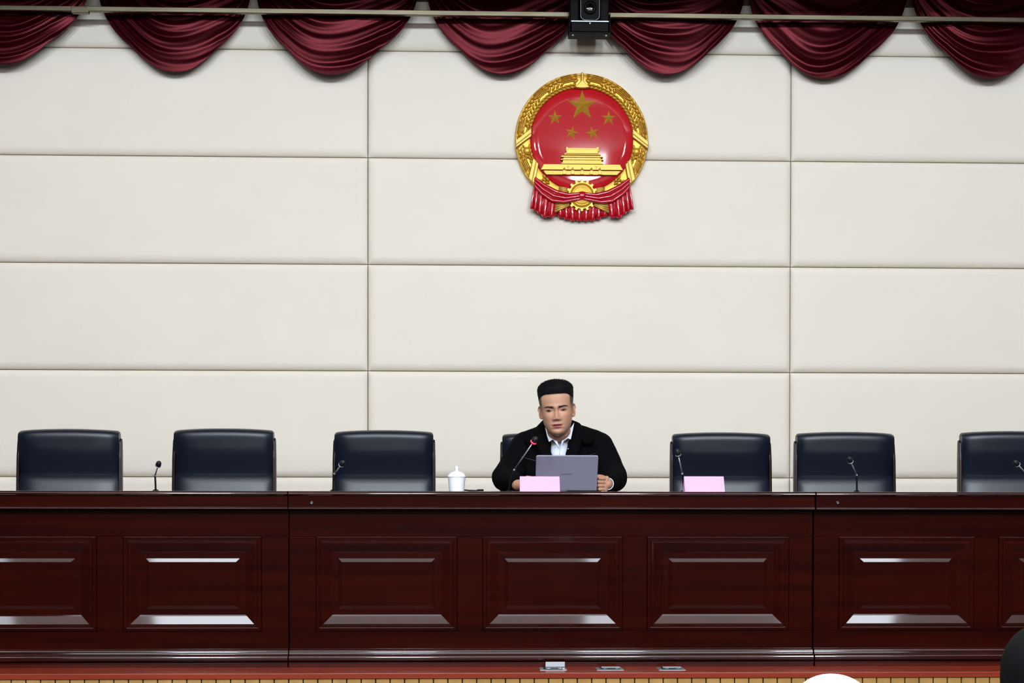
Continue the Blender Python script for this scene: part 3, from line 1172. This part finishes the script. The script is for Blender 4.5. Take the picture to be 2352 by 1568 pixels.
def head_points(nz=120, nphi=150):
    t = (1 - np.cos(np.linspace(0, PI, nz))) / 2
    z = ZK[0] + (ZK[-1] - ZK[0]) * (0.35 * t + 0.65 * np.linspace(0, 1, nz))
    ph = np.linspace(0, 2 * PI, nphi, endpoint=False)
    Z, P = np.meshgrid(z, ph, indexing='ij')
    a, f, b = np.interp(Z, ZK, AK), np.interp(Z, ZK, FK), np.interp(Z, ZK, BK)
    # smooth the piecewise profiles
    for _ in range(6):
        for q in (a, f, b):
            q[1:-1] = (q[:-2] + 2 * q[1:-1] + q[2:]) / 4
    n = 2.25
    c, s = np.cos(P), np.sin(P)
    X = a * np.sign(s) * np.abs(s) ** (2 / n)
    Y = np.where(c > 0, f * np.abs(c) ** (2 / n), b * np.abs(c) ** (2 / n))
    w = np.clip(c * 1.6, 0, 1)
    ax = np.abs(X)
    d = np.zeros_like(X)
    # nose: bridge, tip, wings
    hb = np.interp(Z, [-.052, -.045, -.038, -.030, -.01, .008, .022, .03], [0, .010, .0215, .0215, .012, .0065, .002, 0])
    wb = np.interp(Z, [-.05, -.038, -.02, .01], [.0095, .0095, .0075, .007])
    d += hb * gs(X, wb)
    d += .0075 * gs(ax - .0145, .0048) * gs(Z + .040, .0055)
    d -= .004 * gs(ax - .0075, .003) * gs(Z + .0465, .0022)
    # brow, sockets, lids
    d += .0045 * gs(Z - .019, .0075) * gs(ax - .030, .020)
    d += .003 * gs(Z - .016, .009) * gs(X, .012)
    d -= .0085 * gs(ax - .031, .0155) * gs(Z - .001, .0105)
    d -= .005 * gs(ax - .014, .006) * gs(Z - .002, .009)
    d += .0065 * gs(ax - .034, .0125) * gs(Z - .001, .0062)
    d -= .0016 * gs(ax - .034, .012) * gs(Z - .0075, .0013)
    d -= .0012 * gs(ax - .034, .011) * gs(Z + .0075, .002)
    # cheeks and the fold beside the mouth
    d += .0045 * gs(ax - .046, .016) * gs(Z + .022, .015)
    d -= .0022 * gs(ax - (.020 + (-.042 - Z) * .45), .0035) * gs(Z + .052, .012)
    # mouth
    d += .0055 * gs(X, .021) * gs(Z + .067, .011)
    d += .0032 * gs(X, .0165) * gs(Z + .0625, .0028)
    d += .0048 * gs(X, .0145) * gs(Z + .0765, .0038)
    d -= .0052 * gs(X, .017) * gs(Z + .0692, .0021)
    d -= .0022 * gs(ax - .0245, .004) * gs(Z + .069, .004)
    d -= .0014 * gs(X, .0028) * gs(Z + .055, .004)
    # chin
    d -= .003 * gs(X, .018) * gs(Z + .0865, .0035)
    d += .0065 * gs(X, .017) * gs(Z + .101, .0085)
    Y = Y - d * w
    return X, Y, Z


def add_head(mb, T, ears=True):
    X, Y, Z = head_points()
    rows = [[T @ Vector((X[i, k], Y[i, k], Z[i, k])) for k in range(X.shape[1])] for i in range(X.shape[0])]
    n = X.shape[1]
    base = len(mb.v)
    mb.grid(rows, closed_u=True)
    mb.f.append(tuple(base + k for k in range(n)))
    mb.f.append(tuple(base + (len(rows) - 1) * n + k for k in range(n)))
    R3 = T.to_3x3()
    for s in (-1, 1):
        rot = R3 @ Matrix.Rotation(s * .50, 3, 'Z') @ Matrix.Rotation(-.12, 3, 'X')
        c = Vector((s * .0785, .014, -.006))
        mb.ball(T @ c, (.0055, .016, .030), rot, 16, 12)
        # rim
        pts = []
        for k in range(11):
            a = -0.30 * PI + 1.2 * PI * k / 10
            pts.append(T @ (c + Matrix.Rotation(s * .50, 3, 'Z') @ Matrix.Rotation(-.12, 3, 'X') @ Vector((s * .004, .015 * math.cos(a), .029 * math.sin(a)))))
        mb.chain(pts, [.0036] * 11, 10)
        mb.ball(T @ (c + Vector((s * -.004, -.006, -.024))), (.005, .006, .008), rot, 12, 8)


def finger(mb, pts, r0=.0092, r1=.0072):
    n = len(pts)
    mb.chain(pts, [r0 + (r1 - r0) * k / (n - 1) for k in range(n)], 14)


def skin_colours(me, Tinv, hairline=True):
    co = get_co(me)
    n = len(co)
    h = np.c_[co, np.ones(n)] @ np.array(Tinv.transposed())
    x, y, z = h[:, 0], h[:, 1], h[:, 2]
    ax = np.abs(x)

    def L(c):
        return np.array(lin(c)[:3])
    col = np.tile(L((184, 138, 111)), (n, 1))

    def mix(c, f):
        nonlocal col
        f = np.clip(f, 0, 1)[:, None]
        col = col * (1 - f) + L(c) * f
    inh = (np.abs(x) < .13) & (z > -.13) & (z < .14) & (np.abs(y) < .14)
    front = inh & (y < -.02)

    def st(v, e):
        return np.clip(v / e + .5, 0, 1)
    F = front.astype(float)
    mix((200, 138, 116), F * .35 * gs(ax - .045, .018) * gs(z + .025, .018))
    mix((182, 130, 108), F * .5 * gs(x, .014) * gs(z + .040, .008))
    mix((200, 135, 115), ((ax > .076) & inh & (np.abs(z + .005) < .04)).astype(float) * .5)
    # beard shadow
    mix((168, 128, 110), F * .25 * st(-.055 - z, .02))
    # lips
    q = np.clip(1 - (x / .0255) ** 2, 0, 1)
    up, lo = -.0692 + .0098 * q ** .8 - .0016 * gs(x, .003), -.0692 - .0118 * q ** .7
    mix((164, 88, 88), F * st(up - z, .0022) * st(z - lo, .0022) * st(.025 - ax, .003))
    mix((74, 20, 26), F * st(.0028 * q + .0004 - np.abs(z + .0690), .0016) * st(.0225 - ax, .003))
    # nostrils
    mix((84, 46, 40), F * .85 * gs(ax - .0078, .0034) * gs(z + .0462, .0020))
    # eyes
    dx = ax - .0345
    e = np.clip(1 - (dx / .0150) ** 2, 0, 1)
    lift = .0010 * (dx / .015)
    zu, zl = .0046 * e + lift, -.0036 * e + lift
    open_ = st(zu - z, .0012) * st(z - zl, .0012) * (np.abs(dx) < .0152)
    mix((150, 120, 112), F * open_)
    mix((26, 15, 14), F * open_ * st(.0075 - np.hypot(dx + .0005 * np.sign(x), z - .0005), .0015))
    mix((34, 20, 20), F * .95 * st(.0019 - np.abs(z - zu - .0004), .0012) * st(.0158 - np.abs(dx), .002))
    mix((120, 72, 62), F * .55 * st(.0009 - np.abs(z - zl), .001) * st(.015 - np.abs(dx), .002))
    # brows
    t = (ax - .0135) / .042
    zb = .0155 + .0075 * np.clip(t, 0, 1) - .0085 * np.clip(t - .62, 0, 1) ** 1.0 * 1.6
    th = .0054 * (1 - .55 * np.clip(t, 0, 1))
    mix((36, 25, 25), F * .97 * st(th - np.abs(z - zb), .0026) * st(ax - .0125, .004) * st(.0555 - ax, .006))
    # cropped sides
    if hairline:
        side = np.clip((ax - .0635) / .007, 0, 1)
        fade = np.clip((z + .008) / .046, 0, 1) ** .75
        mix((26, 24, 27), inh * side * fade * .96 * (np.hypot(ax - .083, (z + .006) * .4) > .0075))
        mix((24, 22, 25), inh * ((y > .02)).astype(float) * np.clip((z + .055) / .04, 0, 1) * .96 * (ax < .0755))
        mix((120, 90, 76), inh * st(z - .076, .008))  # shadow under the hair edge, painted into the skin colour
        mix((26, 24, 27), inh * st(z - .0815 + .3 * (ax > .06) * (ax - .06), .008))
    # knuckles and finger ends of the hands a little redder
    me.attributes.new('skin_colour', 'FLOAT_COLOR', 'POINT')
    buf = np.ones((n, 4), dtype=np.float32)
    buf[:, :3] = col
    me.attributes['skin_colour'].data.foreach_set('color', buf.ravel())


def hair_cap(T, parent, name='hair'):
    """short crop: a close cap flush with the cropped sides, covered with short upright tufts"""
    nz, nphi = 46, 120
    ztop = .141
    zk = [-.06, 0, .03, .05, .06, .08, .10, .115, .127, .136, .140, .141]
    aa = [.060, .074, .0800, .0822, .0832, .0842, .0825, .0745, .061, .041, .020, .0]
    ff = [-.07, -.088, -.090, -.0915, -.0915, -.0865, -.0915, -.0875, -.074, -.050, -.024, .0]
    bb = [.066, .101, .105, .107, .1085, .106, .098, .086, .068, .045, .02, .0]
    rnd = random.Random(3)
    e = 2 / 2.28

    def pt(p, v, off=0.0):
        c, s = math.cos(p), math.sin(p)
        ang = abs((p + PI) % (2 * PI) - PI)   # 0 front .. pi back
        zl = np.interp(ang, [0, .45, .75, 1.0, 1.3, 1.7, 2.2, PI], [.0800, .0800, .0780, .066, .054, .046, .028, .0])
        zl += .0016 * math.sin(17 * p) * math.sin(7 * p + 1)
        z = zl + (ztop - zl) * (1 - (1 - v) ** 1.25)
        x = np.interp(z, zk, aa) * math.copysign(abs(s) ** e, s)
        y = (np.interp(z, zk, ff) if c > 0 else np.interp(z, zk, bb)) * abs(c) ** e
        return Vector((x, y, z))
    rows = []
    for i in range(nz + 1):
        rows.append([T @ pt(2 * PI * k / nphi, i / nz) for k in range(nphi)])
    mb = MB().grid(rows, closed_u=True)
    mb.f.append(tuple(range(nphi)))
    cen = Vector((0, 0, .02))
    for _ in range(5200):
        p, v = rnd.uniform(0, 2 * PI), rnd.random() ** .8
        q = pt(p, v)
        out = (q - cen).normalized()
        side = 1 - abs(out.z)
        grow = min(1.0, max(0.12, (q.z - .058) / .05))
        d = (out + Vector((rnd.uniform(-.25, .25), rnd.uniform(-.35, .05), .55 * side + rnd.uniform(0, .3)))).normalized()
        L_ = rnd.uniform(.006, .0105) * grow
        r = .0013
        a_ = d.orthogonal().normalized()
        b_ = d.cross(a_)
        base = q - out * .002
        vs = [T @ (base + a_ * r), T @ (base - a_ * r * .5 + b_ * r * .87), T @ (base - a_ * r * .5 - b_ * r * .87), T @ (q + d * L_)]
        mb.add(vs, [(0, 1, 3), (1, 2, 3), (2, 0, 3)])
    return mb.build(name, M['hair'], parent, smooth=True)


def hair_round(T, parent):
    rows = []
    nphi = 96
    for i in range(41):
        v = i / 40
        row = []
        for k in range(nphi):
            p = 2 * PI * k / nphi
            c, sn = math.cos(p), math.sin(p)
            ang = abs((p + PI) % (2 * PI) - PI)
            zl = np.interp(ang, [0, .5, .9, 1.3, 1.7, 2.2, PI], [.085, .083, .05, -.02, -.07, -.085, -.09])
            th = PI / 2 * v
            z = zl + (.140 - zl) * math.sin(th) ** 1.0
            # egg shaped crown
            w = max(0.0, min(1.0, (z - .03) / .11))
            r = math.sqrt(max(0.0, 1 - w ** 2.1))
            tuck = min(1.0, .90 + v * 1.2)
            x = .0905 * r * tuck * sn
            y = (-.097 if c > 0 else .118) * r * tuck * abs(c)
            row.append(T @ Vector((x, y, z)))
        rows.append(row)
    mb = MB().grid(rows, closed_u=True)
    mb.f.append(tuple(range(nphi)))
    return mb.build('hair', M['hair'], parent, smooth=True)


def wrinkle(me, amp, freq, seed):
    from mathutils import noise
    co = get_co(me)
    nrm = np.empty(len(co) * 3, dtype=np.float32)
    me.vertices.foreach_get('normal', nrm)
    nrm = nrm.reshape(-1, 3)
    off = Vector((seed, seed * .7, seed * 1.3))
    d = np.array([noise.noise(Vector((p[0] * freq, p[1] * freq, p[2] * freq * 1.6)) + off) + .5 * noise.noise(Vector(p) * freq * 2.3 + off) for p in co])
    set_co(me, co + nrm * (amp * d)[:, None])


def trs(loc, roll, yaw, pitch):
    return Matrix.Translation(loc) @ Matrix.Rotation(yaw, 4, 'Z') @ Matrix.Rotation(roll, 4, 'Y') @ Matrix.Rotation(pitch, 4, 'X')


W_ = at
man = thing('person', (W_(1283, 1100, .85).x, .85, 0), 'young man in a black coat and white shirt speaking at the desk', 'person')
ML = man.matrix_world.copy()
ML = Matrix.Translation(man.location)


def to_local(me, o):
    co = get_co(me)
    set_co(me, co - np.array(o.location, dtype=np.float32))


hp = W_(1279, 942, .565)
TH_ = trs(hp, math.radians(-4.5), math.radians(-6), math.radians(4))
body = MB()
add_head(body, TH_)
nb = W_(1285, 1012, .70)
body.chain([TH_ @ Vector((0, .025, -.05)), TH_ @ Vector((0, .02, -.095)), nb + Vector((0, -.045, .035)), nb], [.056, .0555, .057, .065])
sx = nb.x
body.chain([nb, (sx, .77, .90), (sx, .84, .66), (sx, .88, .57)], [.07, .105, .105, .11])
sL, sR = W_(1212, 1032, .75), W_(1368, 1032, .75)
eL, eR = W_(1165, 1100, .64), W_(1406, 1100, .64)
wL, wR = W_(1182, 1112, .47), W_(1400, 1112, .485)
body.chain([nb + Vector((0, .03, -.05)), sL, eL, wL], [.06, .055, .042, .028])
body.chain([nb + Vector((0, .03, -.05)), sR, eR, wR], [.06, .055, .042, .028])
# his left hand (right in the photo): fist on its edge beside the laptop
k = [W_(1393 - 1.0 * i, 1098.5 + 8.4 * i, .435 + .004 * i) for i in range(4)]
body.chain([wR, W_(1394, 1110, .45)], [.027, .026])
body.chain([wR, k[1], k[0]], [.025, .016, .013])
body.chain([wR, k[2], k[3]], [.025, .016, .013])
for i in range(4):
    l = (0.92, 1.0, .96, .8)[i]
    K = k[i]
    pip = K + Vector((-.036 * l, -.022, .001))
    dip = pip + Vector((-.008, .022, -.002))
    tip = dip + Vector((.018, .012, 0))
    finger(body, [K, K + (pip - K) * .5 + Vector((0, -.003, 0)), pip, dip, tip], .0098 - .0005 * i, .0078 - .0005 * i)
th0 = W_(1392, 1101, .455)
finger(body, [th0, W_(1384, 1095.5, .435), W_(1376, 1093.5, .42), W_(1369, 1095, .415)], .0120, .0085)
# his right hand: lying beside the keyboard, behind the pink card
palm = W_(1200, 1113, .40)
body.chain([wL, W_(1190, 1113, .43), palm], [.027, .026, .022])
for i in range(4):
    bx = Vector((.014 * (i - 1.0), -.006 * abs(i - 1), .004))
    K = palm + bx + Vector((.016, -.008, .008))
    p1 = K + Vector((.030, -.016, .006 - .002 * i))
    p2 = p1 + Vector((.020, -.008, -.012))
    p3 = p2 + Vector((.012, -.002, -.014))
    finger(body, [K, p1, p2, p3], .0094, .0074)
finger(body, [palm + Vector((.004, .01, .012)), palm + Vector((.020, .012, .022)), W_(1211, 1096.5, .395), W_(1218, 1097, .385)], .0115, .0085)
hL, hR = Vector((sx - .10, .86, .575)), Vector((sx + .10, .86, .575))
for h_, s in ((hL, -1), (hR, 1)):
    body.chain([(sx, .88, .58), h_, (sx + s * .13, .44, .545), (sx + s * .13, .43, .10)], [.10, .075, .055, .035])
bm_ = remesh(body, .0019, 2, .4)
c = get_co(bm_)
on = (c[:, 1] < .618) & (c[:, 1] > .30) & (c[:, 2] < TOP + .001) & (c[:, 2] > TOP - .06) & (np.abs(c[:, 0] - sx) < .40)
c[on, 2] = TOP + .001
set_co(bm_, c)
skin_colours(bm_, TH_.inverted())
to_local(bm_, man)
link_mesh('body', bm_, M['skin'], man)
LM = Matrix.Translation(-man.location)
hair_cap(LM @ TH_, man)

coat = MB()
cx_ = sx
coat.ball((cx_, .752, .875), (.205, .135, .215), seg=32, rings=20)
coat.ball((cx_, .83, .68), (.195, .145, .20), seg=32, rings=20)
coat.chain([W_(1217, 1020, .75), W_(1256, 1003, .74), W_(1316, 1001, .74), W_(1366, 1020, .75)], [.070, .064, .064, .070], 24)
coat.chain([W_(1209, 1026, .745), W_(1183, 1062, .70), W_(1164, 1096, .64), W_(1174, 1104, .55), W_(1190, 1109, .455)], [.077, .068, .070, .056, .040], 24)
coat.chain([W_(1372, 1027, .745), W_(1394, 1064, .70), W_(1407, 1097, .64), W_(1404, 1103, .55), W_(1400, 1108, .49)], [.079, .069, .071, .057, .042], 24)
coat.ball(W_(1397, 1036, .735), (.030, .03, .018))
# stand-and-fall collar with broad lapels
coat.chain([W_(1256, 1052, .615), W_(1248, 1028, .615), W_(1242, 1004, .64), W_(1243, 987, .68), W_(1258, 972, .745), W_(1300, 970, .745), W_(1322, 984, .68), W_(1326, 1000, .64), W_(1320, 1026, .615), W_(1312, 1052, .615)],
           [.030, .031, .031, .030, .027, .027, .030, .031, .031, .030], 18)
rl = Matrix.Rotation(.35, 3, 'Y')
coat.ball(W_(1228, 1005, .645), (.050, .020, .032), Matrix.Rotation(-.5, 3, 'Y'), 20, 14)
coat.ball(W_(1340, 1003, .645), (.050, .020, .034), Matrix.Rotation(.5, 3, 'Y'), 20, 14)
coat.chain([W_(1255, 1050, .625), W_(1258, 1110, .63)], [.030, .03], 16)
coat.chain([W_(1313, 1050, .625), W_(1311, 1110, .63)], [.030, .03], 16)
cm = remesh(coat, .0048, 3, .5)
wrinkle(cm, .0045, 11.0, 3.1)
c = get_co(cm)
on = (c[:, 1] < .622) & (c[:, 2] < TOP + .0015) & (c[:, 2] > TOP - .07)
c[on, 2] = TOP + .0015
below = (c[:, 1] < .628) & (c[:, 2] <= TOP - .0)
c[below, 1] = np.maximum(c[below, 1], .628)
set_co(cm, c)
to_local(cm, man)
coat_o = link_mesh('coat', cm, M['coat'], man)
for px, py in ((1266.5, 1035.5), (1305, 1030.5)):
    p = W_(px, py, .583) - man.location
    MB().ball(p, (.0028, .0015, .0028), None, 12, 8).build('snap_button', M['chrome'], coat_o, smooth=True)
for p0, p1 in (((1195, 1048.5, .645), (1230, 1058, .606)), ((1372, 1039.5, .655), (1343, 1048, .612))):
    a, b = W_(*p0) - man.location, W_(*p1) - man.location
    MB().tube([a, (a + b) / 2 + Vector((0, -.006, 0)), b], .0016, 6).build('pocket_welt', mat('coat_piping', (46, 45, 50), .6), coat_o, smooth=True)
# sleeve-end cuffs of the shirt, thin pale rings
for wv, nx in ((wR, W_(1394, 1110, .45)),):
    ax_ = (nx - wv).normalized()
    rot = ax_.to_track_quat('Z', 'Y').to_matrix()
    cpt = W_(1397.5, 1111, .445) - man.location
    pts = [cpt + rot @ Vector((.0245 * math.cos(2 * PI * q / 28), .0265 * math.sin(2 * PI * q / 28), 0)) for q in range(28)]
    pts = [Vector((p.x, p.y, max(p.z, TOP + .003))) for p in pts]
    MB().tube(pts + pts[:2], .0019, 8).build('shirt_cuff', M['shirt'], man, smooth=True)
# shirt: chest and two collar leaves
sh = MB()
sh.chain([W_(1286, 1012, .655), W_(1284, 1040, .645), W_(1285, 1075, .645), W_(1285, 1120, .66)], [.040, .044, .046, .046], 20)
sm_ = remesh(sh, .004, 4)
to_local(sm_, man)
shirt = link_mesh('shirt', sm_, M['shirt'], man)
MB().tube([W_(1286, 1028, .598) - man.location, W_(1285, 1050, .599) - man.location], .0016, 6).build('placket', M['shirt'], shirt, smooth=True)


def leaf(pts, name):
    mb = MB()
    P = [W_(x, y, Y) - man.location for x, y, Y in pts]
    n = len(P)
    q = [p + Vector((0, .004, 0)) for p in P]
    mb.add(P + q, [tuple(range(n)), tuple(range(n, 2 * n))] + [(i, (i + 1) % n, n + (i + 1) % n, n + i) for i in range(n)])
    return mb.build(name, M['shirt'], shirt, bevel=.0012)


leaf([(1252, 982, .612), (1257, 1003, .592), (1261, 1014.5, .577), (1269.5, 1009, .571), (1277, 1018, .569), (1286, 1029, .572), (1279, 1010, .566), (1270, 997, .576), (1261, 984, .604)], 'collar_leaf')
leaf([(1319, 970, .615), (1316, 986, .602), (1311, 1009, .577), (1304.5, 1006.5, .571), (1296, 1012, .569), (1287, 1028, .572), (1290, 1013, .566), (1301, 998, .574), (1311, 982, .603)], 'collar_leaf')
tr = MB()
for s in (-1, 1):
    tr.chain([(sx, .88, .585), (sx + s * .10, .86, .585), (sx + s * .13, .44, .55), (sx + s * .13, .43, .07)], [.115, .088, .07, .055], 20)
tm_ = remesh(tr, .009, 3)
to_local(tm_, man)
link_mesh('trousers', tm_, M['trousers'], man)
for s in (-1, 1):
    so = MB()
    so.ball((sx + s * .13, .38, .045), (.045, .13, .045), None, 20, 14).ball((sx + s * .13, .43, .06), (.042, .06, .058), None, 20, 14)
    sm2 = remesh(so, .006, 2)
    c = get_co(sm2)
    c[:, 2] = np.maximum(c[:, 2], .001)
    set_co(sm2, c)
    to_local(sm2, man)
    link_mesh('shoe', sm2, M['shoe'], man)


def watcher(px, top_py, Y, hs, label, hat):
    """seated listener seen from behind, facing the stage"""
    tp = at(px, top_py, Y)
    hd_ = Vector((tp.x, Y, tp.z - (.140 if not hat else .150) * hs))
    root = thing('person', (hd_.x, Y - .05, FLOOR), label, 'person')
    L = root.location
    T = Matrix.Translation(hd_) @ Matrix.Rotation(PI, 4, 'Z') @ Matrix.Scale(hs, 4)
    mb = MB()
    add_head(mb, T)
    x = hd_.x
    seat = FLOOR + .46
    nz = hd_.z - .18
    mb.chain([T @ Vector((0, .02, -.05)), (x, Y - .03, nz), (x, Y - .06, nz - .25), (x, Y - .08, seat + .10)], [.058, .062, .12, .12])
    for s in (-1, 1):
        mb.chain([(x, Y - .04, nz - .05), (x + s * .17, Y - .05, nz - .08), (x + s * .21, Y + .02, nz - .36), (x + s * .12, Y + .26, seat + .12)], [.06, .055, .042, .03])
        hb = Vector((x + s * .12, Y + .29, seat + .115))
        for q in range(4):
            finger(mb, [hb + Vector((s * .0 + (q - 1.5) * .017, 0, 0)), hb + Vector(((q - 1.5) * .018, .05, .004)), hb + Vector(((q - 1.5) * .018, .085 - .008 * abs(q - 1.5), -.016))], .0095, .0075)
        finger(mb, [hb + Vector((-s * .02, -.02, 0)), hb + Vector((-s * .045, .02, -.002)), hb + Vector((-s * .05, .045, -.008))], .011, .0085)
        mb.chain([hb + Vector((0, -.05, 0)), hb], [.028, .03])
        mb.chain([(x, Y - .08, seat + .09), (x + s * .10, Y - .04, seat + .09), (x + s * .12, Y + .40, seat + .06), (x + s * .12, Y + .42, FLOOR + .09)], [.10, .075, .055, .035])
    me = remesh(mb, .0045, 2)
    skin_colours(me, T.inverted(), not hat)
    to_local(me, root)
    link_mesh('body', me, M['skin'], root)
    jk = MB()
    jk.ball((x, Y - .06, nz - .24), (.20, .14, .24), None, 28, 18).ball((x, Y - .08, seat + .16), (.19, .16, .17), None, 28, 18)
    jk.chain([(x - .15, Y - .05, nz - .08), (x, Y - .04, nz - .03), (x + .15, Y - .05, nz - .08)], [.075, .075, .075])
    for s in (-1, 1):
        jk.chain([(x + s * .17, Y - .05, nz - .09), (x + s * .21, Y + .02, nz - .36), (x + s * .135, Y + .22, seat + .13)], [.075, .062, .045])
    jm = remesh(jk, .008, 3)
    to_local(jm, root)
    link_mesh('jacket', jm, M['trousers'], root)
    tr = MB()
    for s in (-1, 1):
        tr.chain([(x, Y - .08, seat + .1), (x + s * .10, Y - .04, seat + .1), (x + s * .12, Y + .40, seat + .07), (x + s * .12, Y + .42, FLOOR + .07)], [.11, .085, .07, .055])
    tm = remesh(tr, .009, 2)
    to_local(tm, root)
    link_mesh('trousers', tm, M['trousers'], root)
    for s in (-1, 1):
        so = MB().ball((x + s * .12, Y + .47, FLOOR + .04), (.045, .13, .042), None, 20, 14).ball((x + s * .12, Y + .42, FLOOR + .055), (.042, .06, .054), None, 20, 14)
        sm2 = remesh(so, .006, 2)
        c = get_co(sm2)
        c[:, 2] = np.maximum(c[:, 2], FLOOR + .001)
        set_co(sm2, c)
        to_local(sm2, root)
        link_mesh('shoe', sm2, M['shoe'], root)
    LMx = Matrix.Translation(-L)
    if not hat:
        hair_round(LMx @ T, root)
    else:
        rows = []
        for i in range(25):
            t = i / 24
            z = .015 + .135 * math.sin(t * PI / 2)
            r = math.cos(t * PI / 2) ** .9
            if i == 0:
                rows.append([LMx @ T @ Vector((.093 * math.cos(2 * PI * k / 64), .012 + .112 * math.sin(2 * PI * k / 64), .012)) for k in range(64)])
            rows.append([LMx @ T @ Vector((.099 * r * math.cos(2 * PI * k / 64), .010 + .118 * r * math.sin(2 * PI * k / 64), z)) for k in range(64)])
        h = MB().grid(rows, closed_u=True)
        ho_ = h.build('knitted_hat', M['knit'], root, smooth=True)
        rim = [LMx @ T @ Vector((.0985 * math.cos(2 * PI * k / 48), .010 + .117 * math.sin(2 * PI * k / 48), .022)) for k in range(48)]
        MB().tube(rim + rim[:2], .008, 10).build('hat_brim', M['knit'], ho_, smooth=True)
    return root


watcher(1910, 1546.5, -3.75, 1.02, 'listener in a plain white hat, only the top showing at the bottom edge', True)
watcher(2397, 1432, -3.30, 1.0, 'dark haired listener cut by the lower right corner', False)
